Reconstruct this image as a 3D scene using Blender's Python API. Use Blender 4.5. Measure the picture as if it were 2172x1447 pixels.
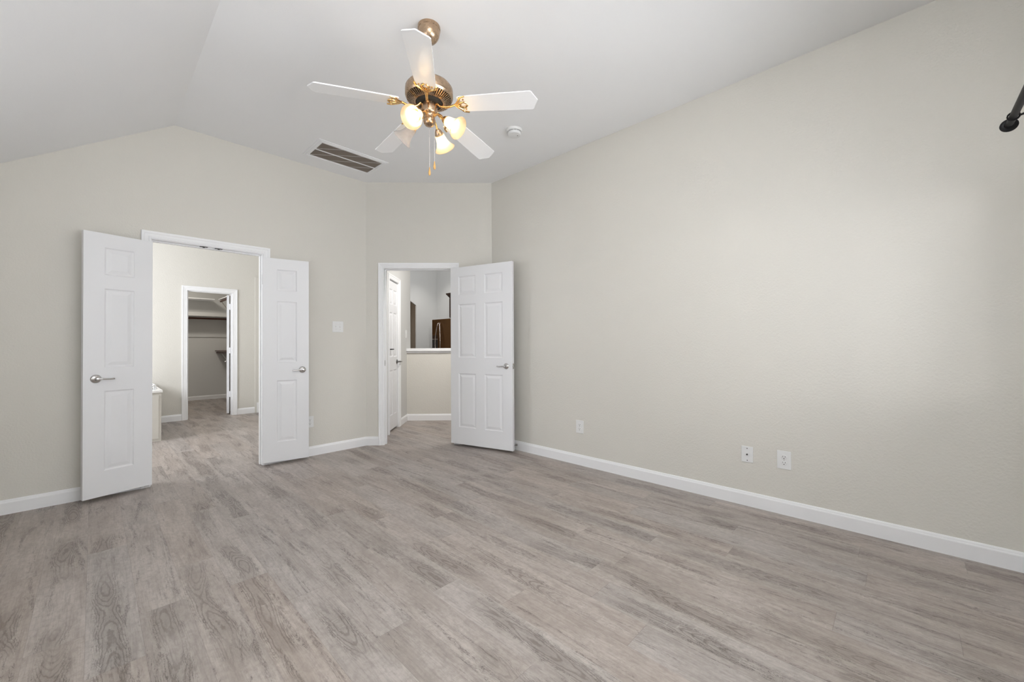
import bpy, bmesh, math, random
from mathutils import Vector, Matrix

for o in list(bpy.data.objects):
    bpy.data.objects.remove(o, do_unlink=True)
S = bpy.context.scene
COL = S.collection
random.seed(7)

# ------------------------------------------------------------------ camera
FOC, YAW, PITCH, ROLL, CH = 858.0367, 0.76833, 0.00934, -0.00533, 1.15256
f = Vector((math.cos(PITCH) * math.cos(YAW), math.cos(PITCH) * math.sin(YAW), math.sin(PITCH)))
r0 = Vector((math.sin(YAW), -math.cos(YAW), 0))
u0 = r0.cross(f)
r = r0 * math.cos(ROLL) + u0 * math.sin(ROLL)
u = -r0 * math.sin(ROLL) + u0 * math.cos(ROLL)
cd = bpy.data.cameras.new('camera')
cam = bpy.data.objects.new('camera', cd)
COL.objects.link(cam)
m = Matrix(((r.x, u.x, -f.x, 0), (r.y, u.y, -f.y, 0), (r.z, u.z, -f.z, CH), (0, 0, 0, 1)))
cam.matrix_world = m
cd.sensor_width = 36.0
cd.sensor_fit = 'HORIZONTAL'
cd.lens = FOC / 2172 * 36
cd.clip_start = 0.02
S.camera = cam

# ------------------------------------------------------------------ view, world, daylight, fill lamps
S.view_settings.view_transform = 'Standard'
S.view_settings.look = 'None'
S.view_settings.gamma = 1
S.view_settings.use_curve_mapping = False
S.view_settings.exposure = 0.03

W = bpy.data.worlds.new('world')
S.world = W
W.use_nodes = True
bg = W.node_tree.nodes['Background']
bg.inputs[0].default_value = (0.86, 0.93, 1.0, 1)
bg.inputs[1].default_value = 0.35


def area(name, loc, direction, sx, sy, power, color=(1, 1, 1), spread=180):
    l = bpy.data.lights.new(name, 'AREA')
    l.shape = 'RECTANGLE'; l.size = sx; l.size_y = sy
    l.energy = power; l.color = color; l.spread = math.radians(spread)
    o = bpy.data.objects.new(name, l)
    COL.objects.link(o)
    o.location = loc
    o.rotation_euler = Vector(direction).to_track_quat('-Z', 'Y').to_euler()
    return o


# daylight at the windows, with added fill lamps for this room and its neighbours
area('daylight_window_front', (1.86, -0.595, 1.42), (-0.12, 1, 0.06), 2.2, 1.15, 15, (0.97, 1.0, 1.05), 130)
area('ceiling_fill_front', (1.86, -0.60, 1.30), (-0.38, 1, 0.50), 2.2, 1.0, 12.5, (0.97, 1.0, 1.05), 110)  # added lamp aimed up from the window to brighten the ceiling
area('daylight_window_left', (-0.985, 1.9, 1.38), (1, 0, 0.10), 2.4, 1.25, 3.5, (0.97, 1.0, 1.05))
area('ceiling_fill_left', (-0.99, 1.9, 1.25), (1, 0, 0.9), 2.4, 1.0, 15, (0.97, 1.0, 1.05))  # second upward fill, added to lift the ceiling brightness
fl = bpy.data.lights.new('bounce_fill', 'SPOT')  # unseen spot added as general room fill, bounced off the ceiling
fl.energy = 770; fl.spot_size = math.radians(95); fl.spot_blend = 1.0; fl.shadow_soft_size = 0.08; fl.color = (0.97, 1.0, 1.05)
fo = bpy.data.objects.new('bounce_fill', fl)
COL.objects.link(fo)
fo.location = (-0.05, -0.12, 1.45)
fo.rotation_euler = Vector((0.10, -0.05, 1)).to_track_quat('-Z', 'Y').to_euler()
area('daylight_window_bathroom', (-1.55, 6.3, 1.8), (1, 0.25, 0.05), 1.6, 1.3, 84, (0.97, 1.0, 1.06))
area('kitchen_fill', (4.3, 6.6, 3.0), (0.35, 1, -0.25), 1.6, 1.0, 39, (0.97, 1.0, 1.04))  # added area lamp for general kitchen brightness, not at a window
area('passage_fill', (5.4, 10.4, 2.9), (0, 0.3, -1), 0.6, 0.6, 14, (1, 0.93, 0.85))  # unseen lamp added to brighten the passage walls
area('hall_fill', (3.29, 3.84, 2.55), (0.60, 0.60, -.62), 0.4, 0.4, 37, (1, 0.97, 0.93))  # unseen lamp added behind the door head to brighten the half wall
area('sun', (-2.3, -3.3, 1.50), (0.88, 0.47, -0.012), 1.3, 1.0, 3.5, (1, 0.99, 0.97), 50)

# ------------------------------------------------------------------ materials
MATS = {}


def _nt(name):
    mt = bpy.data.materials.new(name)
    mt.use_nodes = True
    nt = mt.node_tree
    return mt, nt, nt.nodes['Principled BSDF']


def bump(nt, b, scale, strength, dist=0.002, detail=2.0):
    tc = nt.nodes.new('ShaderNodeTexCoord')
    n = nt.nodes.new('ShaderNodeTexNoise')
    n.inputs['Scale'].default_value = scale
    n.inputs['Detail'].default_value = detail
    bp = nt.nodes.new('ShaderNodeBump')
    bp.inputs['Strength'].default_value = strength
    bp.inputs['Distance'].default_value = dist
    nt.links.new(tc.outputs['Object'], n.inputs['Vector'])
    nt.links.new(n.outputs['Fac'], bp.inputs['Height'])
    nt.links.new(bp.outputs['Normal'], b.inputs['Normal'])
    return n


def paint(name, col, rough=0.6, bs=90, bst=0.25, dist=0.0015, var=0.012, spec=0.3):
    mt, nt, b = _nt(name)
    n = bump(nt, b, bs, bst, dist)
    tc = nt.nodes.new('ShaderNodeTexCoord')
    n2 = nt.nodes.new('ShaderNodeTexNoise'); n2.inputs['Scale'].default_value = 3.0
    nt.links.new(tc.outputs['Object'], n2.inputs['Vector'])
    mx = nt.nodes.new('ShaderNodeMix'); mx.data_type = 'RGBA'
    mx.inputs[6].default_value = (*[c * (1 - var) for c in col], 1)
    mx.inputs[7].default_value = (*[min(1, c * (1 + var)) for c in col], 1)
    nt.links.new(n2.outputs['Fac'], mx.inputs[0])
    nt.links.new(mx.outputs[2], b.inputs['Base Color'])
    b.inputs['Roughness'].default_value = rough
    b.inputs['Specular IOR Level'].default_value = spec
    MATS[name] = mt
    return mt


def metal(name, col, rough=0.25, metallic=1.0):
    mt, nt, b = _nt(name)
    tc = nt.nodes.new('ShaderNodeTexCoord')
    n = nt.nodes.new('ShaderNodeTexNoise'); n.inputs['Scale'].default_value = 60
    nt.links.new(tc.outputs['Object'], n.inputs['Vector'])
    mr = nt.nodes.new('ShaderNodeMapRange')
    mr.inputs['To Min'].default_value = rough * 0.85
    mr.inputs['To Max'].default_value = rough * 1.15
    nt.links.new(n.outputs['Fac'], mr.inputs['Value'])
    nt.links.new(mr.outputs[0], b.inputs['Roughness'])
    b.inputs['Base Color'].default_value = (*col, 1)
    b.inputs['Metallic'].default_value = metallic
    MATS[name] = mt
    return mt


WALL = paint('wall_paint', (0.70, 0.676, 0.620), 0.60, 85, 0.6, 0.003, 0.006, 0.25)
CEIL = paint('ceiling_paint', (0.90, 0.90, 0.90), 0.8, 110, 0.25, 0.0015, 0.006, 0.15)
KWALL = paint('kitchen_paint', (0.66, 0.655, 0.635), 0.5, 120, 0.3, 0.0015, 0.006, 0.3)
TRIM = paint('trim_paint', (0.90, 0.90, 0.905), 0.38, 40, 0.05, 0.0005, 0.004, 0.4)
DOOR = paint('door_paint', (0.82, 0.82, 0.83), 0.42, 160, 0.12, 0.0005, 0.004, 0.4)
TAN = paint('tan_paint', (0.36, 0.31, 0.255), 0.7, 90, 0.2, 0.001, 0.01)
PLAST = paint('white_plastic', (0.80, 0.80, 0.79), 0.35, 50, 0.02, 0.0003, 0.004, 0.45)
BLADE = paint('blade_white', (0.90, 0.90, 0.90), 0.24, 30, 0.01, 0.0003, 0.004, 0.5)
ACRYL = paint('tub_white', (0.88, 0.87, 0.84), 0.2, 20, 0.01, 0.0002, 0.004, 0.5)
DARK = paint('dark_slot', (0.03, 0.028, 0.025), 0.6, 50, 0.05, 0.0003)
FILT = paint('filter_brown', (0.035, 0.020, 0.012), 0.9, 200, 0.4, 0.001, 0.25)
WOODR = paint('rod_wood', (0.085, 0.030, 0.018), 0.4, 60, 0.1, 0.0005, 0.2)
CABW = paint('cabinet_wood', (0.042, 0.022, 0.013), 0.4, 60, 0.1, 0.0005, 0.2)
BLACKM = paint('black_metal', (0.008, 0.007, 0.007), 0.5, 80, 0.05, 0.0003, 0.1, 0.22)
NICKEL = metal('satin_nickel', (0.62, 0.61, 0.60), 0.22)
CHROME = metal('chrome', (0.75, 0.76, 0.78), 0.08)
BRONZE = metal('brushed_bronze', (0.50, 0.36, 0.245), 0.27)
BRONZED = metal('slot_bronze', (0.10, 0.06, 0.035), 0.5)
BRASS = metal('gold_brass', (0.80, 0.52, 0.22), 0.22)
FRIDGE = metal('fridge_steel', (0.17, 0.085, 0.032), 0.34, 0.85)
HSTEEL = metal('handle_steel', (0.55, 0.50, 0.47), 0.28)
FOBW = paint('fob_wood', (0.62, 0.36, 0.12), 0.35, 60, 0.05, 0.0003, 0.1)


def emis(name, col, strength):
    mt, nt, b = _nt(name)
    b.inputs['Base Color'].default_value = (1, 1, 1, 1)
    b.inputs['Emission Color'].default_value = (*col, 1)
    b.inputs['Emission Strength'].default_value = strength
    return mt


BULB = emis('bulb_lit', (1.0, 0.82, 0.60), 14)


def shade_mat(name, col, trans):
    mt = bpy.data.materials.new(name)
    mt.use_nodes = True
    nt = mt.node_tree
    nt.nodes.clear()
    out = nt.nodes.new('ShaderNodeOutputMaterial')
    tl = nt.nodes.new('ShaderNodeBsdfTranslucent'); tl.inputs[0].default_value = (*col, 1)
    df = nt.nodes.new('ShaderNodeBsdfDiffuse'); df.inputs[0].default_value = (*col, 1)
    tr = nt.nodes.new('ShaderNodeBsdfTransparent')
    gl = nt.nodes.new('ShaderNodeBsdfGlossy'); gl.inputs['Roughness'].default_value = 0.12
    tc = nt.nodes.new('ShaderNodeTexCoord')
    wv = nt.nodes.new('ShaderNodeTexNoise'); wv.inputs['Scale'].default_value = 35
    nt.links.new(tc.outputs['Object'], wv.inputs['Vector'])
    mr = nt.nodes.new('ShaderNodeMapRange')
    mr.inputs['To Min'].default_value = trans * 0.8
    mr.inputs['To Max'].default_value = trans * 1.2
    nt.links.new(wv.outputs['Fac'], mr.inputs['Value'])
    m1 = nt.nodes.new('ShaderNodeMixShader'); m1.inputs[0].default_value = 0.35
    nt.links.new(tl.outputs[0], m1.inputs[1]); nt.links.new(df.outputs[0], m1.inputs[2])
    m2 = nt.nodes.new('ShaderNodeMixShader')
    nt.links.new(mr.outputs[0], m2.inputs[0])
    nt.links.new(m1.outputs[0], m2.inputs[1]); nt.links.new(tr.outputs[0], m2.inputs[2])
    fr = nt.nodes.new('ShaderNodeLayerWeight'); fr.inputs[0].default_value = 0.25
    fm = nt.nodes.new('ShaderNodeMath'); fm.operation = 'MULTIPLY'; fm.inputs[1].default_value = 0.5
    nt.links.new(fr.outputs['Facing'], fm.inputs[0])
    m3 = nt.nodes.new('ShaderNodeMixShader')
    nt.links.new(fm.outputs[0], m3.inputs[0])
    nt.links.new(m2.outputs[0], m3.inputs[1]); nt.links.new(gl.outputs[0], m3.inputs[2])
    nt.links.new(m3.outputs[0], out.inputs[0])
    return mt


SHADE = shade_mat('shade_frosted', (0.95, 0.78, 0.50), 0.12)
SHADEU = shade_mat('shade_unlit', (0.86, 0.80, 0.76), 0.55)
CLEAR = shade_mat('window_glass', (0.9, 0.9, 0.9), 1.2)


def floor_mat():
    mt, nt, b = _nt('plank_floor')
    N = nt.nodes.new; L = nt.links.new

    def mth(op, a, bb=None, c=None):
        n = N('ShaderNodeMath'); n.operation = op
        for i, v in enumerate((a, bb, c)):
            if v is None: continue
            if isinstance(v, (int, float)): n.inputs[i].default_value = v
            else: L(v, n.inputs[i])
        return n.outputs[0]

    def comb(x, y, z):
        n = N('ShaderNodeCombineXYZ')
        for i, v in enumerate((x, y, z)):
            if isinstance(v, (int, float)): n.inputs[i].default_value = v
            else: L(v, n.inputs[i])
        return n.outputs[0]

    def noise(vec, scale=1.0, detail=3.0, rough=0.55, dist=0.0):
        n = N('ShaderNodeTexNoise')
        n.inputs['Scale'].default_value = scale
        n.inputs['Detail'].default_value = detail
        n.inputs['Roughness'].default_value = rough
        n.inputs['Distortion'].default_value = dist
        L(vec, n.inputs['Vector'])
        return n.outputs['Fac']

    def smooth(v, a, c, lo=0.0, hi=1.0):
        n = N('ShaderNodeMapRange'); n.interpolation_type = 'SMOOTHSTEP'
        L(v, n.inputs['Value'])
        n.inputs['From Min'].default_value = a; n.inputs['From Max'].default_value = c
        n.inputs['To Min'].default_value = lo; n.inputs['To Max'].default_value = hi
        return n.outputs[0]

    def mixc(fac, a, c):
        n = N('ShaderNodeMix'); n.data_type = 'RGBA'
        L(fac, n.inputs[0])
        for i, v in ((6, a), (7, c)):
            if isinstance(v, tuple): n.inputs[i].default_value = (*v, 1)
            else: L(v, n.inputs[i])
        return n.outputs[2]

    tc = N('ShaderNodeTexCoord')
    sp = N('ShaderNodeSeparateXYZ'); L(tc.outputs['Object'], sp.inputs[0])
    X, Y = sp.outputs[0], sp.outputs[1]
    PW, PL = 0.160, 1.22
    xs = mth('DIVIDE', mth('ADD', X, 0.02 + PW * 100), PW)
    xi = mth('FLOOR', xs)
    xf = mth('FRACT', xs)
    wn = N('ShaderNodeTexWhiteNoise'); wn.noise_dimensions = '1D'; L(xi, wn.inputs['W'])
    ys = mth('ADD', mth('DIVIDE', mth('ADD', Y, 50.0), PL), mth('MULTIPLY', wn.outputs['Value'], 1.0))
    yi = mth('FLOOR', ys)
    yf = mth('FRACT', ys)
    w2 = N('ShaderNodeTexWhiteNoise'); w2.noise_dimensions = '2D'; L(comb(xi, yi, 0), w2.inputs['Vector'])
    rv = w2.outputs['Value']
    sc = N('ShaderNodeSeparateColor'); L(w2.outputs['Color'], sc.inputs[0])
    ra, rb, rc = sc.outputs[0], sc.outputs[1], sc.outputs[2]
    off = mth('MULTIPLY', rv, 37.0)
    yo = mth('ADD', Y, mth('MULTIPLY', ra, 19.0))
    ox = mth('MULTIPLY', rv, 37.0)
    # broad tone blotches along the board
    broad = noise(comb(mth('MULTIPLY', X, 9.0), mth('MULTIPLY', yo, 1.8), off), 1, 4, 0.65, 0.4)
    fine = noise(comb(mth('MULTIPLY', X, 190.0), mth('MULTIPLY', yo, 9.0), off), 1, 4, 0.7)
    fine2 = noise(comb(mth('MULTIPLY', X, 60.0), mth('MULTIPLY', yo, 3.6), off), 1, 5, 0.68, 0.6)
    mott = noise(comb(mth('MULTIPLY', X, 55.0), mth('MULTIPLY', yo, 30.0), off), 1, 6, 0.78, 0.3)
    # wandering heart of the board
    wand = noise(comb(ox, mth('MULTIPLY', yo, 1.15), off), 1, 1.5, 0.4)
    cen = mth('ADD', 0.5, mth('MULTIPLY', mth('SUBTRACT', wand, 0.5), 1.15))
    dd_ = mth('ABSOLUTE', mth('SUBTRACT', xf, cen))
    rag = noise(comb(mth('MULTIPLY', X, 26.0), mth('MULTIPLY', yo, 15.0), off), 1, 5, 0.75, 0.8)
    dr = mth('ADD', dd_, mth('MULTIPLY', mth('SUBTRACT', rag, 0.5), 0.42))
    pres = smooth(noise(comb(mth('ADD', ox, 4.0), mth('MULTIPLY', yo, 1.4), off), 1, 2, 0.5), 0.48, 0.62)
    heart = mth('MULTIPLY', smooth(dr, 0.13, 0.27, 1.0, 0.0), pres)
    # cathedral rings: nested long ovals round the heart line
    wob = noise(comb(mth('MULTIPLY', X, 70.0), mth('MULTIPLY', yo, 24.0), off), 1, 3, 0.6)
    lng = noise(comb(mth('ADD', ox, 9.0), mth('MULTIPLY', yo, 1.5), off), 1, 1.5, 0.4)
    ph = mth('ADD', mth('MULTIPLY', mth('MULTIPLY', mth('ADD', mth('MULTIPLY', dr, 0.3), mth('MULTIPLY', dd_, 0.7)), dd_), 300.0), mth('ADD', mth('MULTIPLY', lng, 140.0), mth('ADD', mth('MULTIPLY', wob, 5.0), mth('MULTIPLY', broad, 9.0))))
    ring = smooth(mth('SINE', ph), 0.2, 1.0)
    rmask = mth('MULTIPLY', smooth(dr, 0.20, 0.34, 1.0, 0.0), pres)
    ringm = mth('MULTIPLY', ring, rmask)
    dk = noise(comb(mth('MULTIPLY', X, 15.0), mth('MULTIPLY', yo, 1.25), mth('ADD', off, 3.0)), 1, 6, 0.72, 1.0)
    dark = smooth(dk, 0.54, 0.70)
    # ragged dark cracks, mostly at the edge of the heart
    crk = noise(comb(mth('MULTIPLY', X, 26.0), mth('MULTIPLY', yo, 5.0), mth('ADD', off, 5.0)), 1, 6, 0.78, 2.0)
    crack = smooth(mth('ABSOLUTE', mth('SUBTRACT', crk, 0.5)), 0.0, 0.026, 1.0, 0.0)
    cm = mth('MAXIMUM', smooth(dk, 0.53, 0.60), mth('MULTIPLY', smooth(mth('ABSOLUTE', mth('SUBTRACT', dr, 0.22)), 0.02, 0.10, 1.0, 0.0), pres))
    crack = mth('MULTIPLY', crack, cm)
    saw = noise(comb(mth('MULTIPLY', X, 22.0), mth('MULTIPLY', yo, 120.0), off), 1, 3, 0.7)
    sawm = mth('MULTIPLY', smooth(saw, 0.58, 0.72), smooth(broad, 0.46, 0.60))

    c0 = mixc(smooth(broad, 0.30, 0.70), (0.292, 0.256, 0.231), (0.385, 0.346, 0.317))
    c1 = mixc(mth('MULTIPLY', smooth(mott, 0.40, 0.66), 0.46), c0, (0.205, 0.177, 0.158))
    c1 = mixc(mth('MULTIPLY', smooth(fine, 0.44, 0.70), 0.30), c1, (0.165, 0.140, 0.124))
    c1 = mixc(mth('MULTIPLY', smooth(fine2, 0.48, 0.70), 0.36), c1, (0.180, 0.152, 0.135))
    c2 = mixc(mth('MULTIPLY', heart, 0.36), c1, (0.155, 0.130, 0.116))
    c2 = mixc(mth('MULTIPLY', dark, 0.36), c2, (0.125, 0.101, 0.087))
    c3 = mixc(mth('MULTIPLY', ringm, 0.52), c2, (0.105, 0.086, 0.075))
    c4 = mixc(mth('MULTIPLY', crack, 0.85), c3, (0.045, 0.036, 0.031))
    c5 = mixc(mth('MULTIPLY', sawm, 0.26), c4, (0.52, 0.48, 0.445))
    # tone and hue of each board
    hs = N('ShaderNodeHueSaturation')
    L(c5, hs.inputs['Color'])
    L(mth('ADD', 1.22, mth('MULTIPLY', rb, 0.12)), hs.inputs['Value'])
    L(mth('ADD', 0.86, mth('MULTIPLY', rc, 0.32)), hs.inputs['Saturation'])
    # joints
    jx = mth('MINIMUM', xf, mth('SUBTRACT', 1.0, xf))
    jy = mth('MINIMUM', yf, mth('SUBTRACT', 1.0, yf))
    jt = mth('MAXIMUM', smooth(jx, 0.0, 0.008, 1.0, 0.0), smooth(jy, 0.0, 0.0016, 1.0, 0.0))
    c6 = mixc(mth('MULTIPLY', jt, 0.26), hs.outputs[0], (0.09, 0.075, 0.065))
    L(c6, b.inputs['Base Color'])
    h = mth('SUBTRACT', mth('MULTIPLY', mott, 0.4), mth('ADD', mth('MULTIPLY', crack, 0.5), mth('ADD', mth('MULTIPLY', jt, 0.6), mth('MULTIPLY', ringm, 0.3))))
    bp = N('ShaderNodeBump'); bp.inputs['Strength'].default_value = 0.35; bp.inputs['Distance'].default_value = 0.002
    L(h, bp.inputs['Height']); L(bp.outputs[0], b.inputs['Normal'])
    b.inputs['Roughness'].default_value = 0.46
    b.inputs['Specular IOR Level'].default_value = 0.38
    return mt


FLOOR = floor_mat()

# ------------------------------------------------------------------ mesh helpers
ROOTLOC = {}


def root_off(p):
    off = Vector((0, 0, 0))
    while p is not None:
        off = off + ROOTLOC.get(p.name, Vector((0, 0, 0)))
        p = p.parent
    return off


def obj(name, bm, mat, parent=None, label=None, smooth=False, recalc=True):
    """link bm (world coordinates) as one mesh object"""
    if recalc:
        bmesh.ops.recalc_face_normals(bm, faces=bm.faces)
    off = root_off(parent)
    if off.length > 0:
        bmesh.ops.translate(bm, verts=bm.verts, vec=-off)
    me = bpy.data.meshes.new(name)
    bm.to_mesh(me); bm.free()
    for p in me.polygons:
        p.use_smooth = smooth
    if smooth:
        try:
            me.set_sharp_from_angle(angle=math.radians(38))
        except Exception:
            pass
    me.materials.append(mat)
    o = bpy.data.objects.new(name, me)
    COL.objects.link(o)
    if parent: o.parent = parent
    if label: o['label'] = label
    return o


def thing(name, loc, label, cat, group=None, kind=None):
    o = bpy.data.objects.new(name, None)
    COL.objects.link(o)
    o.location = loc
    o.empty_display_size = 0.1
    ROOTLOC[o.name] = Vector(loc)
    tag(o, label, cat, group, kind)
    return o


def tag(o, label, cat, group=None, kind=None):
    if label: o['label'] = label
    if cat: o['category'] = cat
    if group: o['group'] = group
    if kind: o['kind'] = kind
    return o


def struct(name, bm, mat, label=None, smooth=False):
    o = obj(name, bm, mat, smooth=smooth)
    o['kind'] = 'structure'
    if label: o['label'] = label
    return o


def add_box(bm, lo, hi, M=None, bev=0.0):
    r_ = bmesh.ops.create_cube(bm, size=1)
    vs = r_['verts']
    s = [hi[i] - lo[i] for i in range(3)]
    c = [(hi[i] + lo[i]) / 2 for i in range(3)]
    for v in vs:
        v.co = Vector((v.co.x * s[0] + c[0], v.co.y * s[1] + c[1], v.co.z * s[2] + c[2]))
    es = list({e for v in vs for e in v.link_edges})
    if bev > 0:
        rb = bmesh.ops.bevel(bm, geom=es, offset=bev, segments=2, affect='EDGES', profile=0.6)
        vs = list({v for fc in rb['faces'] for v in fc.verts} | {v for v in vs if v.is_valid})
    if M is not None:
        for v in vs: v.co = M @ v.co
    return vs


def box(lo, hi, bev=0.0, M=None):
    bm = bmesh.new(); add_box(bm, lo, hi, M, bev); return bm


def add_prism(bm, pts, z0, z1):
    lo = [bm.verts.new((p[0], p[1], z0)) for p in pts]
    hi = [bm.verts.new((p[0], p[1], z1)) for p in pts]
    n = len(pts)
    bm.faces.new(lo); bm.faces.new(hi)
    for i in range(n):
        bm.faces.new((lo[i], lo[(i + 1) % n], hi[(i + 1) % n], hi[i]))


def frame(origin, xdir, ydir=None, zdir=None):
    """matrix taking local x,y,z to world"""
    x = Vector(xdir).normalized()
    if zdir is not None:
        z = Vector(zdir).normalized()
        y = z.cross(x).normalized() if ydir is None else Vector(ydir).normalized()
    else:
        y = Vector(ydir).normalized(); z = x.cross(y).normalized()
    return Matrix(((x.x, y.x, z.x, origin[0]), (x.y, y.y, z.y, origin[1]), (x.z, y.z, z.z, origin[2]), (0, 0, 0, 1)))


def axis_frame(origin, axis):
    """local z along axis"""
    z = Vector(axis).normalized()
    ref = Vector((0, 0, 1)) if abs(z.z) < 0.9 else Vector((1, 0, 0))
    x = ref.cross(z).normalized(); y = z.cross(x)
    return Matrix(((x.x, y.x, z.x, origin[0]), (x.y, y.y, z.y, origin[1]), (x.z, y.z, z.z, origin[2]), (0, 0, 0, 1)))


def add_lathe(bm, prof, M=None, seg=32, cap=True):
    rings = []
    for (rr, z) in prof:
        if rr < 1e-6:
            rings.append([bm.verts.new((0, 0, z))])
        else:
            rings.append([bm.verts.new((rr * math.cos(2 * math.pi * i / seg), rr * math.sin(2 * math.pi * i / seg), z)) for i in range(seg)])
    for a, b_ in zip(rings[:-1], rings[1:]):
        if len(a) == 1 and len(b_) == 1: continue
        for i in range(seg):
            j = (i + 1) % seg
            if len(a) == 1: bm.faces.new((a[0], b_[i], b_[j]))
            elif len(b_) == 1: bm.faces.new((a[i], b_[0], a[j]))
            else: bm.faces.new((a[i], b_[i], b_[j], a[j]))
    if cap:
        if len(rings[0]) > 1: bm.faces.new(rings[0][::-1])
        if len(rings[-1]) > 1: bm.faces.new(rings[-1])
    if M is not None:
        for rg in rings:
            for v in rg: v.co = M @ v.co


def add_tube(bm, pts, rad, seg=10, flat=1.0, upv=(0, 0, 1)):
    pts = [Vector(p) for p in pts]
    n = len(pts)
    rads = rad if isinstance(rad, (list, tuple)) else [rad] * n
    rings = []
    for i, p in enumerate(pts):
        t = (pts[min(i + 1, n - 1)] - pts[max(i - 1, 0)]).normalized()
        ref = Vector(upv)
        if abs(t.dot(ref)) > 0.97: ref = Vector((1, 0, 0))
        a = t.cross(ref).normalized(); b_ = a.cross(t).normalized()
        rings.append([bm.verts.new(p + a * math.cos(2 * math.pi * k / seg) * rads[i] + b_ * math.sin(2 * math.pi * k / seg) * rads[i] * flat) for k in range(seg)])
    for a, b_ in zip(rings[:-1], rings[1:]):
        for k in range(seg):
            bm.faces.new((a[k], a[(k + 1) % seg], b_[(k + 1) % seg], b_[k]))
    bm.faces.new(rings[0][::-1]); bm.faces.new(rings[-1])


def curve_pts(ctrl, n=12):
    """Catmull-Rom through ctrl"""
    c = [Vector(p) for p in ctrl]
    c = [c[0] * 2 - c[1]] + c + [c[-1] * 2 - c[-2]]
    out = []
    for i in range(1, len(c) - 2):
        for k in range(n):
            t = k / n
            p0, p1, p2, p3 = c[i - 1:i + 3]
            out.append(0.5 * ((2 * p1) + (-p0 + p2) * t + (2 * p0 - 5 * p1 + 4 * p2 - p3) * t * t + (-p0 + 3 * p1 - 3 * p2 + p3) * t ** 3))
    out.append(c[-2])
    return out


def wall_cells(bm, av, zv, solid, d0, d1, M):
    """wall in local (a, d, z): only outer faces of the solid cells; solid(i,j)->bool"""
    na, nz = len(av) - 1, len(zv) - 1
    cache = {}

    def V(i, j, d):
        k = (i, j, d)
        if k not in cache:
            cache[k] = bm.verts.new(M @ Vector((av[i], (d0, d1)[d], zv[j])))
        return cache[k]
    S_ = lambda i, j: 0 <= i < na and 0 <= j < nz and solid(i, j)
    for i in range(na):
        for j in range(nz):
            if not S_(i, j): continue
            bm.faces.new((V(i, j, 0), V(i + 1, j, 0), V(i + 1, j + 1, 0), V(i, j + 1, 0)))
            bm.faces.new((V(i, j, 1), V(i, j + 1, 1), V(i + 1, j + 1, 1), V(i + 1, j, 1)))
            if not S_(i - 1, j): bm.faces.new((V(i, j, 0), V(i, j + 1, 0), V(i, j + 1, 1), V(i, j, 1)))
            if not S_(i + 1, j): bm.faces.new((V(i + 1, j, 0), V(i + 1, j, 1), V(i + 1, j + 1, 1), V(i + 1, j + 1, 0)))
            if not S_(i, j - 1): bm.faces.new((V(i, j, 0), V(i, j, 1), V(i + 1, j, 1), V(i + 1, j, 0)))
            if not S_(i, j + 1): bm.faces.new((V(i, j + 1, 0), V(i + 1, j + 1, 0), V(i + 1, j + 1, 1), V(i, j + 1, 1)))


def wall(name, origin, adir, away, a0, a1, z1, holes, thick, mat, label, z0=0.0):
    """a wall whose visible face passes through origin along adir, body towards `away`"""
    M = frame(origin, adir, away)
    if M.to_3x3().determinant() < 0: pass
    av = sorted({a0, a1, *[h[0] for h in holes], *[h[1] for h in holes]})
    zv = sorted({z0, z1, *[h[2] for h in holes], *[h[3] for h in holes]})
    # local z must be world up
    x = Vector(adir).normalized(); y = Vector(away).normalized(); z = Vector((0, 0, 1))
    M = Matrix(((x.x, y.x, 0, origin[0]), (x.y, y.y, 0, origin[1]), (0, 0, 1, origin[2]), (0, 0, 0, 1)))

    def solid(i, j):
        ac = (av[i] + av[i + 1]) / 2; zc = (zv[j] + zv[j + 1]) / 2
        return not any(h[0] < ac < h[1] and h[2] < zc < h[3] for h in holes)
    bm = bmesh.new()
    wall_cells(bm, av, zv, solid, 0.0, thick, M)
    return struct(name, bm, mat, label)


def MW(origin, adir, away):
    x = Vector(adir).normalized(); y = Vector(away).normalized()
    return Matrix(((x.x, y.x, 0, origin[0]), (x.y, y.y, 0, origin[1]), (0, 0, 1, origin[2]), (0, 0, 0, 1)))


CAS = [(0.0, 0.0), (0.0, 0.009), (0.004, 0.011), (0.010, 0.0115), (0.014, 0.009), (0.018, 0.0115), (0.030, 0.013), (0.038, 0.013),
       (0.042, 0.0165), (0.052, 0.0185), (0.058, 0.0185), (0.060, 0.016), (0.060, 0.0)]


def add_casing(bm, M, a0, a1, h, z0=0.0, wscale=1.0):
    """moulded casing round an opening a0..a1 x h; profile (w outward, t into room: -d)"""
    st = [[], [], [], []]
    for (w, t) in CAS:
        w *= wscale
        st[0].append(bm.verts.new(M @ Vector((a0 - w, -t, z0))))
        st[1].append(bm.verts.new(M @ Vector((a0 - w, -t, h + w))))
        st[2].append(bm.verts.new(M @ Vector((a1 + w, -t, h + w))))
        st[3].append(bm.verts.new(M @ Vector((a1 + w, -t, z0))))
    n = len(CAS)
    for s in range(3):
        for i in range(n):
            j = (i + 1) % n
            bm.faces.new((st[s][i], st[s][j], st[s + 1][j], st[s + 1][i]))
    bm.faces.new(st[0]); bm.faces.new(st[3][::-1])


def add_jamb(bm, M, a0, a1, h, thick, jt=0.018, stop=True, sd=(0.045, 0.080)):
    def b(lo, hi): add_box(bm, lo, hi, M)
    b((a0 - jt, 0, 0), (a0, thick, h + jt)); b((a1, 0, 0), (a1 + jt, thick, h + jt)); b((a0, 0, h), (a1, thick, h + jt))
    if stop:
        s0, s1 = sd
        b((a0, s0, 0), (a0 + 0.010, s1, h)); b((a1 - 0.010, s0, 0), (a1, s1, h)); b((a0 + 0.010, s0, h - 0.010), (a1 - 0.010, s1, h))


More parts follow.
